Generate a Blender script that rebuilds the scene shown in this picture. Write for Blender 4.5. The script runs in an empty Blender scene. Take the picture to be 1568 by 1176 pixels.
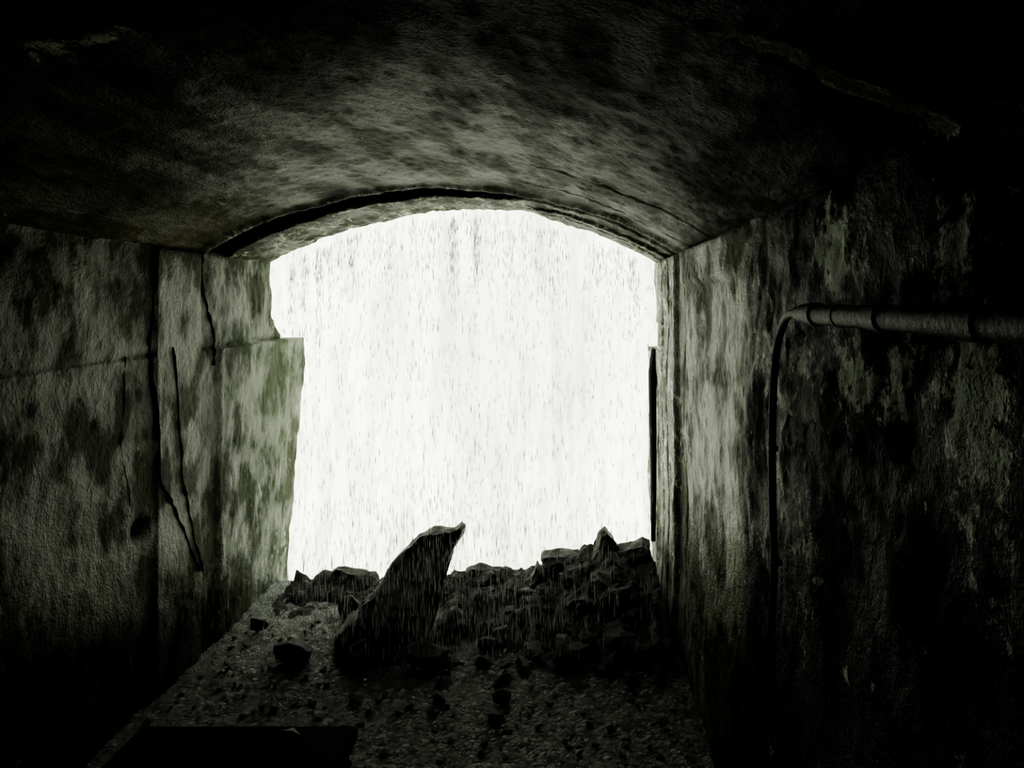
import bpy, bmesh, math, random
from mathutils import Vector, noise, Matrix, Euler
random.seed(7)
sc = bpy.context.scene
sc.view_settings.view_transform = 'AgX'
try: sc.view_settings.look = 'AgX - High Contrast'
except Exception as e: print('LOOK',e)
sc.view_settings.exposure = 1.8

def fbm(x,y,z,o=4):
    return noise.fractal(Vector((x,y,z)),1.0,2.0,o)
def sst(a,b,v):
    t=max(0,min(1,(v-a)/(b-a))); return t*t*(3-2*t)
def gauss(v,c,w): return math.exp(-((v-c)/w)**2)

# ------------------------------------------------ materials
class NT:
    def __init__(s,name):
        s.m=bpy.data.materials.new(name); s.m.use_nodes=True
        s.t=s.m.node_tree; s.t.nodes.clear()
        s.out=s.t.nodes.new('ShaderNodeOutputMaterial'); s.cc={}
    def n(s,typ,**k):
        nd=s.t.nodes.new(typ)
        for a,b in k.items(): setattr(nd,a,b)
        return nd
    def l(s,a,b): s.t.links.new(a,b)
    def coord(s,scale=(1,1,1)):
        if scale in s.cc: return s.cc[scale]
        c=s.n('ShaderNodeTexCoord'); m=s.n('ShaderNodeMapping'); m.inputs['Scale'].default_value=scale
        s.l(c.outputs['Object'],m.inputs['Vector']); s.cc[scale]=m.outputs[0]; return m.outputs[0]
    def noise(s,scale,detail=6,rough=.6,vs=(1,1,1),dist=0):
        nd=s.n('ShaderNodeTexNoise'); nd.inputs['Scale'].default_value=scale
        nd.inputs['Detail'].default_value=detail; nd.inputs['Roughness'].default_value=rough
        nd.inputs['Distortion'].default_value=dist
        s.l(s.coord(vs),nd.inputs['Vector']); return nd.outputs['Fac']
    def mr(s,v,a,b,c=0,d=1):
        nd=s.n('ShaderNodeMapRange'); nd.interpolation_type='SMOOTHSTEP'
        for i,x in zip((1,2,3,4),(a,b,c,d)): nd.inputs[i].default_value=x
        s.l(v,nd.inputs[0]); return nd.outputs[0]
    def math(s,op,a,b):
        nd=s.n('ShaderNodeMath',operation=op)
        for i,x in enumerate((a,b)):
            if isinstance(x,(int,float)): nd.inputs[i].default_value=x
            else: s.l(x,nd.inputs[i])
        return nd.outputs[0]
    def mix(s,f,a,b):
        nd=s.n('ShaderNodeMix',data_type='RGBA')
        if isinstance(f,(int,float)): nd.inputs[0].default_value=f
        else: s.l(f,nd.inputs[0])
        for i,x in ((6,a),(7,b)):
            if isinstance(x,tuple): nd.inputs[i].default_value=(*x,1)
            else: s.l(x,nd.inputs[i])
        return nd.outputs[2]
    def attr(s,name):
        return s.n('ShaderNodeAttribute',attribute_name=name).outputs['Fac']
    def bsdf(s,col,rough,bump=None,strength=.6,dist=.02,metal=0,spec=.5):
        b=s.n('ShaderNodeBsdfPrincipled')
        if isinstance(col,tuple): b.inputs['Base Color'].default_value=(*col,1)
        else: s.l(col,b.inputs['Base Color'])
        for nm,v in (('Roughness',rough),('Specular IOR Level',spec)):
            if isinstance(v,(int,float)): b.inputs[nm].default_value=v
            else: s.l(v,b.inputs[nm])
        b.inputs['Metallic'].default_value=metal
        if bump is not None:
            bp=s.n('ShaderNodeBump'); bp.inputs['Strength'].default_value=strength; bp.inputs['Distance'].default_value=dist
            s.l(bump,bp.inputs['Height']); s.l(bp.outputs[0],b.inputs['Normal'])
        s.l(b.outputs[0],s.out.inputs[0]); return b

def concrete(name,ca,cb,stain,green,pale,vs,vst,ceiling=False,alk=4.6):
    s=NT(name)
    base=s.mix(s.mr(s.noise(2.6,7,.68,vs),.35,.68),ca,cb)
    st=s.noise(8 if not ceiling else 30,6,.68,vst)
    base=s.mix(s.math('MULTIPLY',s.mr(st,.47,.6),.7 if not ceiling else .6),base,stain)
    gr=s.math('ADD',s.attr('green'),s.math('MULTIPLY',s.math('SUBTRACT',s.noise(5,6,.7,vs),.5),2.0))
    base=s.mix(s.mr(gr,.35,.95),base,green)
    w1=.35 if not ceiling else .18
    n1=s.math('ADD',s.math('MULTIPLY',s.noise(5,7,.7,vs),w1),s.math('MULTIPLY',s.noise(22 if not ceiling else 27,7,.74,vs),1-w1))
    al=s.math('ADD',s.attr('algae_shade'),s.math('MULTIPLY',s.math('SUBTRACT',n1,.5),alk))  # dark mask: algae stain plus light fall-off painted into the colour
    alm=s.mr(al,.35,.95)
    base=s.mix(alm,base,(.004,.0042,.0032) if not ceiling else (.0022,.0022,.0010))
    pn=s.math('ADD',s.math('MULTIPLY',s.noise(11,7,.75,vs,.5),.6),s.math('MULTIPLY',s.noise(40,5,.7,vs),.4))
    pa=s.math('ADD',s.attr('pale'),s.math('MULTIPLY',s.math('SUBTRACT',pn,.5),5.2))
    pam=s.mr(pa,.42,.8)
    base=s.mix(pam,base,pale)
    h=s.math('ADD',s.noise(28,6,.68,vs),s.math('MULTIPLY',s.noise(90,3,.65),.4))
    h=s.math('ADD',h,s.math('MULTIPLY',pam,.15))
    k=.55 if not ceiling else .15
    sp=s.math('MULTIPLY',s.mr(s.noise(6,4,.6,vs),.42,.62,.03,k),s.mr(s.attr('algae_shade'),.2,.9,1,.1))
    s.bsdf(base,.4,h,.95,.022,spec=sp)
    return s.m

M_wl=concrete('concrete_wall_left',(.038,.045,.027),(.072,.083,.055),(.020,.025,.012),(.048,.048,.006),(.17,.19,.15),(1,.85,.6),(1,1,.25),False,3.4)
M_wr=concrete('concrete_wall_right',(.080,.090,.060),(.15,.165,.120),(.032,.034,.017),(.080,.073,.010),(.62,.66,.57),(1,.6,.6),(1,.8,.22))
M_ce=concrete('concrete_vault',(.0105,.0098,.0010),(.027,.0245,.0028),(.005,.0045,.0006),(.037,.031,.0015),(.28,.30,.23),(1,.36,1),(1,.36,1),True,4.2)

def m_floor():
    s=NT('wet_gravel')
    base=s.mix(s.mr(s.noise(9,6,.7),.4,.65),(.014,.017,.014),(.066,.071,.06))
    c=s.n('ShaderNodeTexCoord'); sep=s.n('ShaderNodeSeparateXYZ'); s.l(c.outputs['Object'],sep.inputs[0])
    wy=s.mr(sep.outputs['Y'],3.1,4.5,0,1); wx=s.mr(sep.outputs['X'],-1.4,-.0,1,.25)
    haze_tint=s.math('MULTIPLY',s.math('MULTIPLY',wy,wx),s.mr(s.noise(14,6,.7),.3,.65,.4,1))  # floor colour lightened toward the sill, a painted mist glow
    base=s.mix(haze_tint,base,(.16,.17,.155))
    h=s.math('ADD',s.noise(20,7,.72),s.math('MULTIPLY',s.noise(60,3,.6),.5))
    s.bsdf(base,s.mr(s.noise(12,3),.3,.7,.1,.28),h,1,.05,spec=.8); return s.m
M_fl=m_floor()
def m_rock(name,a,b,r=.4,sp=.35):
    s=NT(name)
    base=s.mix(s.mr(s.noise(7,6,.7),.35,.7),a,b)
    s.bsdf(base,s.mr(s.noise(9,3),.3,.7,r,r+.2),s.noise(26,7,.76,(1,1,2)),1,.04,spec=sp); return s.m
M_rk=m_rock('wet_shale',(.007,.008,.0065),(.026,.029,.024),.38,.28)
M_rk2=m_rock('wet_shale_lighter',(.02,.024,.02),(.06,.065,.055))
def m_simple(name,c,r,metal=0,c2=None,sp=.4):
    s=NT(name); c2=c2 or tuple(x*.5 for x in c)
    s.bsdf(s.mix(s.mr(s.noise(22,7,.75),.42,.58),c,c2),r,s.noise(60,5,.7),.7,.006,metal,sp); return s.m
M_pipe=m_simple('weathered_conduit',(.09,.094,.08),.5,0,(.010,.010,.008),.15)
M_hose=m_simple('black_rubber',(.004,.004,.004),.5,0,None,.12)
M_crack=m_simple('crack_dark',(.003,.003,.003),.9,0,None,.05)
M_box=m_simple('black_painted_steel',(.003,.003,.003),.8,0,(.002,.002,.002),.05)
M_wood=m_simple('rotten_wood',(.02,.018,.013),.6,0,None,.2)

def m_drops(name,c,t):
    s=NT(name)
    tr=s.n('ShaderNodeBsdfTransparent'); tl=s.n('ShaderNodeBsdfTranslucent'); df=s.n('ShaderNodeBsdfDiffuse')
    tl.inputs[0].default_value=(c,c,c,1); df.inputs[0].default_value=(c,c,c,1)
    a=s.n('ShaderNodeMixShader'); a.inputs[0].default_value=.5; s.l(tl.outputs[0],a.inputs[1]); s.l(df.outputs[0],a.inputs[2])
    b=s.n('ShaderNodeMixShader'); b.inputs[0].default_value=1-t; s.l(tr.outputs[0],b.inputs[1]); s.l(a.outputs[0],b.inputs[2])
    s.l(b.outputs[0],s.out.inputs[0]); return s.m
M_drop=m_drops('falling_water',.18,.5)
M_drip=m_drops('dripping_water',.38,.45)
def m_curtain():
    s=NT('waterfall_sheet')
    n1=s.noise(6,6,.62,(1,1,.13)); n2=s.noise(26,3,.6,(1,1,.22)); n3=s.noise(.45,3,.5)
    tone=s.math('MULTIPLY',s.mr(n1,.34,.6,.72,1),s.mr(n2,.36,.5,.76,1))
    tone=s.math('MULTIPLY',tone,s.mr(n3,.35,.65,.8,1.0))
    col=s.mix(tone,(0,0,0),(.272,.283,.249))
    tl=s.n('ShaderNodeBsdfTranslucent'); df=s.n('ShaderNodeBsdfDiffuse'); s.l(col,tl.inputs[0]); s.l(col,df.inputs[0])
    a=s.n('ShaderNodeMixShader'); a.inputs[0].default_value=.15; s.l(tl.outputs[0],a.inputs[1]); s.l(df.outputs[0],a.inputs[2])
    s.l(a.outputs[0],s.out.inputs[0]); return s.m
M_cur=m_curtain()

def mkobj(name,verts,faces,mat,smooth=True,attrs=None):
    me=bpy.data.meshes.new(name); me.from_pydata(verts,[],faces); me.update()
    if attrs:
        for k,vals in attrs.items():
            a=me.attributes.new(k,'FLOAT','POINT'); a.data.foreach_set('value',vals)
    if smooth: me.polygons.foreach_set('use_smooth',[True]*len(me.polygons))
    me.materials.append(mat)
    o=bpy.data.objects.new(name,me); sc.collection.objects.link(o); return o
def bmobj(name,bm,mat,smooth=False,parent=None):
    me=bpy.data.meshes.new(name); bm.to_mesh(me); bm.free()
    if smooth: me.polygons.foreach_set('use_smooth',[True]*len(me.polygons))
    me.materials.append(mat); o=bpy.data.objects.new(name,me); sc.collection.objects.link(o)
    if parent: o.parent=parent
    return o

# ------------------------------------------------ tunnel shell
XL,XR,ZS=-1.88,.58,2.05
XC,R,ZC=-.65,2.395,-.005
A=math.asin(1.23/R)
prof=[]
NZ=175
zs=[-.6+2.65*i/NZ for i in range(NZ)]
zs=sorted(zs+[1.540,1.552]);
for z in zs: prof.append((XL,z,1,0))
iL=len(prof)
prof.append((XL,ZS,.75,-.66))
NA=190
for i in range(1,NA):
    t=-A+2*A*i/NA
    prof.append((XC+R*math.sin(t),ZC+R*math.cos(t),-math.sin(t),-math.cos(t)))
iR=len(prof)
prof.append((XR,ZS,-.75,-.66))
for z in reversed(zs): prof.append((XR,z,-1,0))
ys=[-4,-3,-2,-1.2,-.6,-.2,0,.15,.3]
y=.3
while y<4.9: y+=.0145; ys.append(min(y,4.9))
def yend(k,x,z):
    j=.035*fbm(x*7,z*7,3.1,4)
    if k<iL:
        if z<1.545:
            e=5.02-.22*sst(1.3,0,z)+.04*gauss(z,1.35,.2)
        else: e=4.56+.14*sst(1.72,1.56,z)
        return e+j*.8
    if k>iR:
        if z<1.49: e=4.86+.08*sst(1.4,.2,z)
        elif z<1.66: e=4.42+.1*noise.noise(Vector((z*30,0,0)))
        else: e=4.56-.05*sst(1.9,1.7,z)
        return e+j*.8
    return 4.54+j
verts=[];at={'green':[],'algae_shade':[],'pale':[]}
nring=len(ys)+3
blobs=[(1.52,1.90,.13,.10,.9),(1.36,1.63,.24,.09,.95),(1.05,1.62,.13,.12,.85),(1.93,1.55,.10,.06,.9),(1.75,1.66,.18,.08,.75),(1.10,1.90,.04,.14,.7),(1.0,1.47,.14,.10,.5),(1.9,1.30,.16,.2,.6),(.95,1.35,.1,.1,.3),(1.62,1.80,.05,.10,.6),(1.25,1.50,.1,.08,.4),(2.1,1.7,.15,.2,.5)]
for k,(x,z,nx,nz) in enumerate(prof):
    ye=yend(k,x,z)
    wall_l=k<iL; wall_r=k>iR; arch=not(wall_l or wall_r)
    for i,y0 in enumerate(ys):
        y=y0 if y0<4.1 else 4.1+(y0-4.1)/(4.9-4.1)*(ye-4.1)
        d=.022*fbm(x*1.3,y*1.3,z*1.3,3)+.008*fbm(x*6,y*(6 if not arch else 2.5),z*3,4)+.0035*fbm(x*30+5,y*(30 if not arch else 12),z*14,3)
        g=a=p=0.
        if arch:
            jag=.03*noise.noise(Vector((x*9,1.7,0)))+.012*noise.noise(Vector((x*31,1.7,0)))
            slot=sst(3.74+jag*.5,3.77+jag*.5,y)*(1-sst(3.91+jag*.6,3.93+jag*.6,y))
            d-=slot*.09*(1-sst(-.45,-.25,x)*.9)*(.8+.6*noise.noise(Vector((x*6,4,0))))
            d+=.020*sst(3.91+jag*.6,3.94+jag*.6,y)*(1+.35*noise.noise(Vector((x*25,3,3))))*(1-.6*sst(-.4,-.2,x))
            d+=.02*gauss(y,3.68+jag,.035)
            d+=.004*fbm(x*22,y*12,5,3)
            if x>-.3:
                q=sst(-.3,-.1,x)
                d+=q*(.016*sst(4.10,4.12,y)-.020*(1-abs(2*sst(4.2,4.28,y)-1)))
                d-=q*.010*(gauss(y,3.35,.012)+gauss(y,2.9,.012))
            d-=.006*gauss(y,1.10+.02*noise.noise(Vector((x*8,0,0))),.012)
            p=1.1*gauss(y,1.11+.03*noise.noise(Vector((x*8,0,0))),.024)*sst(.1,.3,x)
            g=.6-.35*sst(3.5,3.8,y)+.25*fbm(x*2,y*2,0,2)
            a=.12*(1-sst(3.3,3.75,y))+.42*(1-sst(2.3,3.4,y+.3*fbm(x*2,y*2,4,2)))+.45*(1-sst(1.0,2.4,y))+.3*sst(-.1,.4,x)*(1-sst(2.8,3.5,y))  # vault colour darkened toward the camera and right side, painted light fall-off
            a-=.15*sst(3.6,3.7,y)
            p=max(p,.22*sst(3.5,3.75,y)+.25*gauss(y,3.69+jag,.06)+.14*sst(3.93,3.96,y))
            p=max(p,.80*gauss(x,-1.05,.14)*gauss(y,1.55,.045))
        elif wall_l:
            d-=.010*gauss(z,1.555+.01*noise.noise(Vector((y*5,0,0))),.010)
            pan=sst(3.24,3.26,y)*(1-sst(3.64,3.67,y))
            d=d*(1-.75*pan)+.018*pan
            if y>3.8: d+=.02*sst(3.8,3.86,y)*(z<1.545)
            d-=.05*gauss(y,3.15,.05)*gauss(z,.80,.045)
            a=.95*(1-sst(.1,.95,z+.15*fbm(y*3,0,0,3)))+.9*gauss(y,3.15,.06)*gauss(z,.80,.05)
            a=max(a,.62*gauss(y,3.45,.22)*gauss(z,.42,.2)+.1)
            a+=.45*(1-sst(2.3,3.3,y))-.15*sst(3.6,4.0,y)-.1*pan  # wall colour fades dark toward the camera, imitating light fall-off
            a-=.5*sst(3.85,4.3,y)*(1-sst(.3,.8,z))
            g=.55*(1-sst(2.6,3.3,y))+.55*gauss(y,2.85,.25)*(1-sst(.3,1.2,z))-.2*sst(3.3,4.0,y)
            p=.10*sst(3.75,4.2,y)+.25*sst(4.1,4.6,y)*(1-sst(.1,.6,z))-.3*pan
        else:
            zj=z+.02*noise.noise(Vector((y*7,3,0)))
            if y<2.0:
                for zz in (1.725,1.50): d-=.006*gauss(zj,zz,.008)
                for yy,z0,z1 in ((1.245,1.5,1.725),(1.03,1.725,1.95)):
                    if z0<z<z1: d-=.008*gauss(y+.02*noise.noise(Vector((z*20,0,0))),yy,.007)
            d-=.018*gauss(y,3.55,.012)
            if z>1.86: d+=.03*sst(1.86,1.9,z)*sst(2.4,2.7,y)*(1-sst(3.5,3.52,y))
            d+=.028*sst(3.74,3.76,y)
            d-=.018*(gauss(y,3.98,.014)+gauss(y,4.2,.02))
            for (by,bz,wy,wz,am) in blobs: p=max(p,am*math.exp(-((y-by)/wy)**2-((z-bz)/wz)**2)**.6)
            p=p*(.85+.5*fbm(y*4,z*4,4,3))
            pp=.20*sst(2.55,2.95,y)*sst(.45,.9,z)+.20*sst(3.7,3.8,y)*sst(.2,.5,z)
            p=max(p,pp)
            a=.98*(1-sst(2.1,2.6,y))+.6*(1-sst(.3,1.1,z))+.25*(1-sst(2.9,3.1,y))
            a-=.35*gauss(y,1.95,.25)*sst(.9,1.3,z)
            g=1.0*gauss(y,2.45,.3)*(1.1-.5*sst(.6,1.8,z))+.1+.8*(1-sst(.5,1.0,z))*sst(2.3,2.6,y)*(1-sst(2.9,3.2,y))-.4*sst(3.2,3.5,y)
            if y<2.3 and z>1: d+=.010*abs(fbm(y*9,z*6,2,4))
        verts.append((x+nx*d,y,z+nz*d)); at['green'].append(g); at['algae_shade'].append(a); at['pale'].append(p)
    for off,dy in ((.04,.02),(.5,.03),(4,.1)):
        verts.append((x-nx*off,ye+dy+.02*fbm(x*5,z*5,off,3),z-nz*off)); at['green'].append(.4); at['algae_shade'].append(.3); at['pale'].append(0.)
def part(name,k0,k1,mat):
    vs=verts[k0*nring:(k1+1)*nring]
    f=[]
    for k in range(k1-k0):
        b=k*nring
        for i in range(nring-1): f.append((b+i,b+i+1,b+nring+i+1,b+nring+i))
    return mkobj(name,vs,f,mat,True,{q:at[q][k0*nring:(k1+1)*nring] for q in at})
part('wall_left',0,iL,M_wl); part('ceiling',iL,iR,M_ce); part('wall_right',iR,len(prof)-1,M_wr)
mkobj('wall_back',[(-2.2,-4,-.6),(1,-4,-.6),(1,-4,2.8),(-2.2,-4,2.8)],[(0,1,2,3)],M_box,False)
def surf_left(y,z):
    k=min(range(iL),key=lambda q:abs(zs[q]-z)); i=min(range(len(ys)),key=lambda q:abs(ys[q]-y))
    return max(verts[k*nring+i+j][0] for j in (-1,0,1))

# ------------------------------------------------ floor
def gravel(x,y):
    return .02*fbm(x*2,y*2,0,3)+.016*fbm(x*11,y*11,1,4)+.014*abs(fbm(x*30,y*30,5,3))
fx=[-2.15+3.0*i/240 for i in range(241)]
fy=[-4,-3,-2,-1,0,.8,1.5]; y=1.5
while y<4.6: y+=.0115; fy.append(y)
fv=[];ff=[]
for x in fx:
    e=4.64+.08*fbm(x*4,2,2,4)
    for y in fy:
        yy=y if y<4 else 4+(y-4)/(fy[-1]-4)*(e-4)
        fv.append((x,yy,gravel(x,yy)-.02))
    fv.append((x,e+.03,-.12)); fv.append((x,e,-.6))
n=len(fy)+2
for i in range(len(fx)-1):
    for j in range(n-1): ff.append((i*n+j,(i+1)*n+j,(i+1)*n+j+1,i*n+j+1))
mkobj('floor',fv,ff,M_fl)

# ------------------------------------------------ rocks
def add_rock(bm,c,size,rot=None,n=14,sub=1,jit=.06):
    b=bmesh.new()
    for _ in range(n):
        v=Vector([random.gauss(0,1) for _ in range(3)]).normalized()*random.uniform(.8,1.05)
        b.verts.new((v.x*size[0],v.y*size[1],v.z*size[2]))
    r=bmesh.ops.convex_hull(b,input=b.verts)
    bmesh.ops.delete(b,geom=[g for g in r['geom_interior'] if isinstance(g,bmesh.types.BMVert)],context='VERTS')
    if sub:
        bmesh.ops.subdivide_edges(b,edges=b.edges,cuts=sub,use_grid_fill=True)
        s=min(size)
        for v in b.verts:
            v.co+=Vector((noise.noise(v.co*9/max(size)*.3+Vector(c)),noise.noise(v.co*20+Vector((3,1,2))),noise.noise(v.co*17+Vector((9,4,1)))))*s*jit*2
    e=rot or (random.uniform(-.5,.5),random.uniform(-.5,.5),random.uniform(0,6.28))
    M=Matrix.Translation(c)@Euler(e).to_matrix().to_4x4()
    b.transform(M)
    me=bpy.data.meshes.new('t'); b.to_mesh(me); b.free(); bm.from_mesh(me); bpy.data.meshes.remove(me)
def add_poly(bm,pts,c,depth,yaw=0):
    b=bmesh.new(); n=len(pts)
    mx=sum(p[0] for p in pts)/n; mz=sum(p[1] for p in pts)/n
    rr=[]
    for dy,s,dz in ((-.5,.75,-.03),(-.3,.95,-.008),(.3,1,0),(.5,.85,-.01)):
        rr.append([b.verts.new((mx+(px-mx)*s,dy*depth+.03*noise.noise(Vector((px*15,pz*15,c[1]))),mz+(pz-mz)*s+dz)) for px,pz in pts])
    for a_,b_ in zip(rr,rr[1:]):
        for i in range(n): b.faces.new((a_[i],a_[(i+1)%n],b_[(i+1)%n],b_[i]))
    b.faces.new(rr[0]); b.faces.new(list(reversed(rr[-1])))
    bmesh.ops.triangulate(b,faces=[f for f in b.faces if len(f.verts)>4])
    bmesh.ops.subdivide_edges(b,edges=b.edges,cuts=3,use_grid_fill=True)
    for v in b.verts:
        q=v.co*14+Vector(c)*3; v.co+=Vector((fbm(q.x,q.y,q.z,4),fbm(q.x+5,q.y,q.z,4)*2.2,fbm(q.x,q.y+7,q.z,4)))*.013
    bmesh.ops.recalc_face_normals(b,faces=b.faces)
    b.transform(Matrix.Translation(c)@Matrix.Rotation(yaw,4,'Z'))
    me=bpy.data.meshes.new('t'); b.to_mesh(me); b.free(); bm.from_mesh(me); bpy.data.meshes.remove(me)

def heap(x,y):
    ridge=.045+.03*sst(-1.0,-.6,x)+.06*sst(-.45,-.15,x)+.11*sst(-.15,.2,x)
    f0=4.05-.7*sst(-.9,-.3,x)
    t=sst(f0,4.35,y)**.75
    return ridge*t
bm=bmesh.new()
hx=[-1.75+2.27*i/190 for i in range(191)]; hy=[3.3+1.33*j/120 for j in range(121)]
def craggy(x,y):
    c=noise.voronoi(Vector((x*6,y*6,1)))[0]; c2=noise.voronoi(Vector((x*15,y*15,4)))[0]
    return (c[1]-c[0])*.11+(c2[1]-c2[0])*.035+.05*fbm(x*5,y*5,7,5)+.02*fbm(x*25,y*25,7,3)
g=[[bm.verts.new((x,y,heap(x,y)-.055+craggy(x,y)*sst(0,.06,heap(x,y)))) for y in hy] for x in hx]
for i in range(190):
    for j in range(120): bm.faces.new((g[i][j],g[i+1][j],g[i+1][j+1],g[i][j+1]))
for i in range(100):
    x=random.uniform(-.75,.46) if random.random()<.8 else random.uniform(-1.65,.5)
    y=random.uniform(3.4,4.55)
    if x<-.7: y=random.uniform(4.25,4.55)
    h=heap(x,y)
    if h<.012 and random.random()<.6: continue
    s=random.uniform(.02,.085)*(1 if x>-.6 else .5)
    add_rock(bm,(x,y,h-.3*s),(s*random.uniform(.9,2.0),s*random.uniform(.7,1.3),s*random.uniform(.35,.7)),sub=2,jit=.18)
add_poly(bm,[(-.17,.235),(-.16,.25),(-.05,.262),(.055,.252),(.07,.24),(.03,.215),(-.03,.20),(-.08,.16),(-.10,.215)],(0,4.4,0),.2)
add_poly(bm,[(.12,.05),(.14,.22),(.175,.27),(.2,.365),(.232,.385),(.27,.35),(.33,.25),(.36,.05)],(0,4.42,0),.18,.1)
add_poly(bm,[(.28,.1),(.31,.28),(.36,.295),(.46,.33),(.50,.305),(.50,.1)],(0,4.45,0),.2,-.1)
add_poly(bm,[(-.66,.04),(-.645,.10),(-.57,.12),(-.48,.105),(-.36,.09),(-.30,.08),(-.28,.03)],(0,4.55,0),.12)
add_poly(bm,[(-.24,.03),(-.225,.13),(-.19,.205),(-.16,.16),(-.13,.20),(-.09,.13),(-.06,.03)],(0,4.36,0),.13)
add_poly(bm,[(-1.58,-.02),(-1.55,.02),(-1.50,.085),(-1.44,.10),(-1.28,.08),(-1.22,.065),(-1.18,-.02)],(0,4.56,0),.12)
for c,s,r in [((.08,4.25,.14),(.17,.12,.09),(.2,.3,.5)),((.28,4.15,.16),(.18,.16,.10),(.4,.2,1)),
              ((.1,3.95,.09),(.2,.15,.1),(.5,.2,2)),((.34,3.95,.13),(.15,.18,.12),(.3,.1,2.4)),((-.15,4.05,.05),(.14,.12,.08),(.3,.1,.4)),((.30,3.65,.04),(.16,.13,.07),(.3,.1,.4)),
              ((-.62,3.95,.03),(.12,.12,.09),(.3,.2,.4)),((-1.22,4.1,.02),(.10,.10,.07),(.3,.2,.4)),((.0,3.6,.03),(.15,.12,.06),(.2,.3,.1))]:
    add_rock(bm,c,s,r,16,3,.2)
bmobj('rubble_pile',bm,M_rk)

P=[(-.598,.497),(-.612,.455),(-.632,.425),(-.655,.385),(-.672,.335),(-.735,.285),(-.738,.262),(-.79,.20),(-.79,.12),(-.74,-.05),(-1.24,-.05),(-1.19,.07),(-1.12,.145),(-1.054,.207),(-.985,.316),(-.935,.375),(-.891,.418),(-.84,.462),(-.782,.487),(-.72,.478),(-.655,.486),(-.62,.508)]
bm=bmesh.new()
def lean(z): return -.30*(1-sst(-.05,.5,z))
rings=[(-.15,.86),(-.11,1.0),(0,1.03),(.10,1.0),(.15,.88)]
cx,cz=-.90,.2; L=[]
for dy,sc_ in rings:
    ring=[]
    for (x,z) in P:
        w=.45+.55*(1-sst(.1,.5,z))
        ring.append(bm.verts.new((cx+(x-cx)*sc_,4.12+dy*w*1.3+lean(z)+.03*noise.noise(Vector((x*9,dy*9,z*9+4))),cz+(z-cz)*sc_)))
    L.append(ring)
for a,b in zip(L,L[1:]):
    for i in range(len(P)):
        j=(i+1)%len(P); bm.faces.new((a[i],a[j],b[j],b[i]))
bm.faces.new(L[0]); bm.faces.new(list(reversed(L[-1])))
bmesh.ops.triangulate(bm,faces=[f for f in bm.faces if len(f.verts)>4])
bmesh.ops.subdivide_edges(bm,edges=bm.edges,cuts=3,use_grid_fill=True)
for v in bm.verts:
    q=v.co; s=.012+.014*(1-sst(.1,.35,q.z))
    v.co=q+Vector((fbm(q.x*12,q.y*12,q.z*12,3),fbm(q.x*9+7,q.y*9,q.z*9,4)*2.8,fbm(q.x*12,q.y*12+4,q.z*12,3)))*s
bmesh.ops.recalc_face_normals(bm,faces=bm.faces)
bmobj('leaning_rock_slab',bm,M_rk)

def boulder(name,c,s,r,mat=M_rk):
    b=bmesh.new(); add_rock(b,(0,0,0),s,r,18,2,.14)
    o=bmobj(name,b,mat); o.location=c
boulder('boulder',(-1.36,3.60,.035),(.15,.10,.06),(0,.1,.2))
boulder('boulder',(-1.0,3.60,.03),(.14,.11,.06),(0,.2,.9))
boulder('boulder',(-.70,3.58,.03),(.12,.11,.06),(.2,.2,.3))
boulder('stone',(-1.70,3.95,.02),(.06,.04,.04),(0,.1,.2))
boulder('stone',(-.94,3.22,.01),(.045,.03,.022),(0,.1,.2))
boulder('stone',(-.33,3.12,.01),(.06,.04,.025),(0,.1,.2),M_rk2)
boulder('stone',(-.58,3.22,.01),(.04,.03,.03),(0,.5,.2))
boulder('stone',(-.3,3.24,.015),(.05,.05,.035),(0,.1,.9))
bm=bmesh.new()
for i in range(420):
    x=random.uniform(-1.8,.5); y=random.uniform(2.5,4.3); s=random.uniform(.006,.02)
    if heap(x,y)>.004 or y>3.28 and x>-.8: continue
    add_rock(bm,(x,y,gravel(x,y)-.015),(s*1.5,s*1.2,s*.7),n=9,sub=0)
bmobj('scattered_gravel',bm,M_rk2)

# ------------------------------------------------ curves
def tube(name,pts,r,mat,parent=None,res=4,smooth=True):
    cu=bpy.data.curves.new(name,'CURVE'); cu.dimensions='3D'; cu.bevel_depth=r; cu.bevel_resolution=res; cu.use_fill_caps=True
    sp=cu.splines.new('NURBS' if smooth else 'POLY'); sp.points.add(len(pts)-1)
    for p,q in zip(sp.points,pts):
        p.co=(*q[:3],1); p.radius=q[3] if len(q)>3 else 1
    if smooth: sp.order_u=3; sp.use_endpoint_u=True
    cu.materials.append(mat)
    o=bpy.data.objects.new(name,cu); sc.collection.objects.link(o)
    dg=bpy.context.evaluated_depsgraph_get(); me=bpy.data.meshes.new_from_object(o.evaluated_get(dg))
    bpy.data.objects.remove(o); o=bpy.data.objects.new(name,me); sc.collection.objects.link(o)
    me.polygons.foreach_set('use_smooth',[True]*len(me.polygons))
    if parent: o.parent=parent
    return o
def crack(pts):
    out=[]
    for (a,b) in zip(pts,pts[1:]):
        for i in range(14):
            t=i/14; y=a[0]+(b[0]-a[0])*t; z=a[1]+(b[1]-a[1])*t
            y+=.014*noise.noise(Vector((z*11,pts[0][0]*9,0)))+.009*noise.noise(Vector((z*37,2,0)))
            out.append((surf_left(y,z)-.003,y,z,.45+1.2*abs(noise.noise(Vector((z*12,3,1))))))
    return out
ck=bpy.data.objects.new('wall_crack',None); sc.collection.objects.link(ck)
tube('crack_long',crack([(3.257,2.03),(3.22,1.62),(3.28,.965),(3.40,.81),(3.63,.414)]),.013,M_crack,ck,2,False)
tube('crack_mid',crack([(3.38,1.58),(3.476,.915),(3.535,.74),(3.66,.40)]),.012,M_crack,ck,2,False)
tube('crack_top',crack([(3.66,2.04),(3.706,1.83),(3.795,1.59),(3.78,1.45)]),.012,M_crack,ck,2,False)
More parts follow.
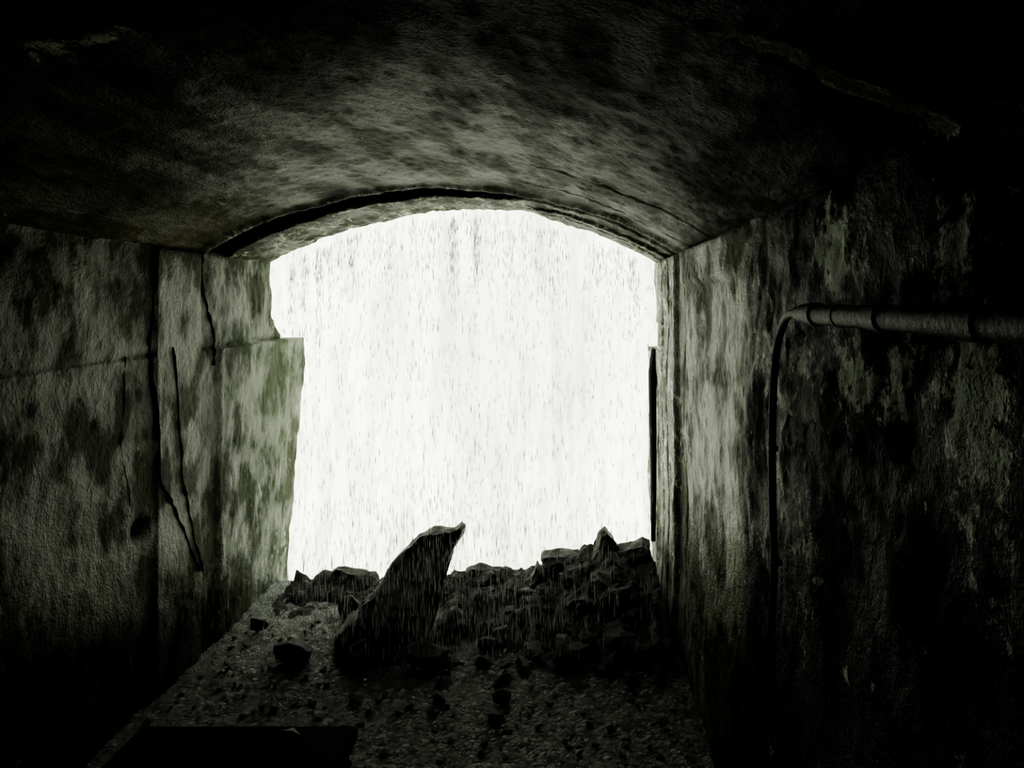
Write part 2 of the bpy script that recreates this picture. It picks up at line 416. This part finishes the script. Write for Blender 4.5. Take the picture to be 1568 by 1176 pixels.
tube('crack_left',crack([(3.05,1.56),(3.02,1.2),(3.08,.9)]),.005,M_crack,ck,2,False)

pipe=bpy.data.objects.new('conduit_pipe',None); sc.collection.objects.link(pipe)
def cyl(name,y0,y1,r,mat,x=.53,z=1.77):
    return tube(name,[(x,y0,z),(x,y1,z)],r,mat,pipe,6,False)
cyl('tube',-.3,1.62,.0215,M_pipe)
for i,yy in enumerate((1.545,1.22,.93,.55)): cyl('coupling_%d'%i,yy-.022,yy+.022,.0255,M_pipe)
cyl('end_fitting',1.60,1.66,.016,M_pipe)
for i,yy in enumerate((1.40,.75)):
    cyl('strap_%d'%i,yy-.006,yy+.006,.0232,M_hose)
    b=bmesh.new(); bmesh.ops.create_cube(b,size=1,matrix=Matrix.Translation((.558,yy,1.77))@Matrix.Diagonal((.03,.02,.03,1)))
    bmesh.ops.bevel(b,geom=b.edges,offset=.003,segments=2,affect='EDGES'); bmobj('bracket_%d'%i,b,M_hose,parent=pipe)
hose=bpy.data.objects.new('black_hose',None); sc.collection.objects.link(hose)
tube('hose',[(.53,1.64,1.77),(.53,1.72,1.772),(.545,1.82,1.745),(.55,1.895,1.68),(.55,1.93,1.56),(.553,1.95,1.374),(.55,1.93,1.2),(.55,1.91,1.106),(.55,1.94,.95),(.55,1.964,.836),(.55,2.05,.465),(.55,2.08,.2),(.54,2.1,.0)],.0105,M_hose,hose)
for i,(yy,zz) in enumerate(((1.912,1.105),(1.95,1.4),(2.03,.55))):
    b=bmesh.new(); bmesh.ops.create_cube(b,size=1,matrix=Matrix.Translation((.555,yy,zz))@Matrix.Diagonal((.024,.03,.016,1)))
    bmesh.ops.bevel(b,geom=b.edges,offset=.003,segments=2,affect='EDGES'); bmobj('clip_%d'%i,b,M_hose,parent=hose)

pl=[(.545,4.52,1.50,1.2),(.535,4.55,1.35,1.5),(.532,4.52,1.1,1.3),(.535,4.5,.8,1.1),(.535,4.5,.62,1),(.53,4.48,.3,.8)]
tube('timber_strip',pl,.020,M_wood,None,1,False)

# ------------------------------------------------ black storage box
box=bpy.data.objects.new('equipment_box',None); sc.collection.objects.link(box)
def cube(name,x0,x1,y0,y1,z0,z1,mat,bev=.006,parent=box):
    b=bmesh.new(); bmesh.ops.create_cube(b,size=1,matrix=Matrix.Translation(((x0+x1)/2,(y0+y1)/2,(z0+z1)/2))@Matrix.Diagonal((x1-x0,y1-y0,z1-z0,1)))
    bmesh.ops.bevel(b,geom=b.edges,offset=bev,segments=2,affect='EDGES'); return bmobj(name,b,mat,parent=parent)
cube('body',-1.28,-.66,1.55,2.17,.0,.46,M_box)
cube('lid',-1.30,-.64,1.53,2.19,.462,.505,M_box)
cube('hinge_1',-1.15,-1.07,2.17,2.185,.40,.465,M_hose,.002); cube('hinge_2',-.86,-.78,2.17,2.185,.40,.465,M_hose,.002)
cube('latch',-1.0,-.94,1.535,1.55,.38,.48,M_pipe,.003)
boulder('stone',(-.82,2.13,.518),(.03,.02,.012),(0,.1,.2))

# ------------------------------------------------ water
def drops(name,N,gen,mat):
    V=[];F=[]
    for _ in range(N):
        x,y,z,l,w=gen(); b=len(V)
        V+= [(x,y,z+l*.5),(x+w,y,z-l*.1),(x,y+w,z-l*.1),(x-w,y,z-l*.1),(x,y-w,z-l*.1),(x,y,z-l*.5)]
        for i in range(4):
            F.append((b,b+1+i,b+1+(i+1)%4)); F.append((b+5,b+1+(i+1)%4,b+1+i))
    return mkobj(name,V,F,mat,True)
def g1():
    y=random.uniform(5.15,5.8); x=random.uniform(-2.8,1.4); z=random.uniform(-.6,3.0)
    return x,y,z,random.uniform(.03,.09),random.uniform(.002,.006)
drops('falling_water_drops',1300,g1,M_drop)
cols=[random.uniform(-1.8,.5) for _ in range(80)]+[-.75,-.73,-.6,-.58,-1.78,-1.7,-1.6]*4
def g2():
    x=random.choice(cols)+random.gauss(0,.012)
    x=max(-1.82,min(.52,x))
    zt=ZC+math.sqrt(R*R-(x-XC)**2)
    z=zt-.06-abs(random.gauss(0,.26)) if random.random()<.75 else random.uniform(.3,zt-.05)
    return x,4.62+random.gauss(0,.02),max(z,.03),random.uniform(.02,.09),random.uniform(.0014,.004)
drops('dripping_water',2000,g2,M_drip)
def g3():
    x=random.gauss(-.7,.5); x=max(-1.75,min(.42,x)); z=abs(random.gauss(0,.38))+.04 if random.random()<.85 else random.uniform(.5,2.0)
    return x,random.uniform(3.45,3.9),z,random.uniform(.02,.11),random.uniform(.0012,.0028)
drops('roof_drips',2200,g3,M_drip)
cv=[];cf=[]; nx_,nz_=120,60
for i in range(nx_+1):
    x=-5.2+9.2*i/nx_
    for j in range(nz_+1):
        z=-5+10.5*j/nz_
        cv.append((x,6.2+.18*fbm(x*.9,0,z*.1,3)-.02*z,z))
for i in range(nx_):
    for j in range(nz_): a=i*(nz_+1)+j; cf.append((a,a+nz_+1,a+nz_+2,a+1))
mkobj('waterfall_curtain',cv,cf,M_cur)

# ------------------------------------------------ world + camera
w=bpy.data.worlds.new('misty_sky'); sc.world=w; w.use_nodes=True
bg=w.node_tree.nodes['Background']; bg.inputs[0].default_value=(.97,1.0,.90,1); bg.inputs[1].default_value=4.0
cam=bpy.data.cameras.new('camera'); co=bpy.data.objects.new('camera',cam); sc.collection.objects.link(co)
co.location=(0,0,1.8); co.rotation_euler=(math.radians(90),0,0)
cam.sensor_width=36; cam.lens=1100/1568*36; cam.shift_x=-86/1568; cam.shift_y=-128/1568; cam.clip_start=.02
sc.camera=co
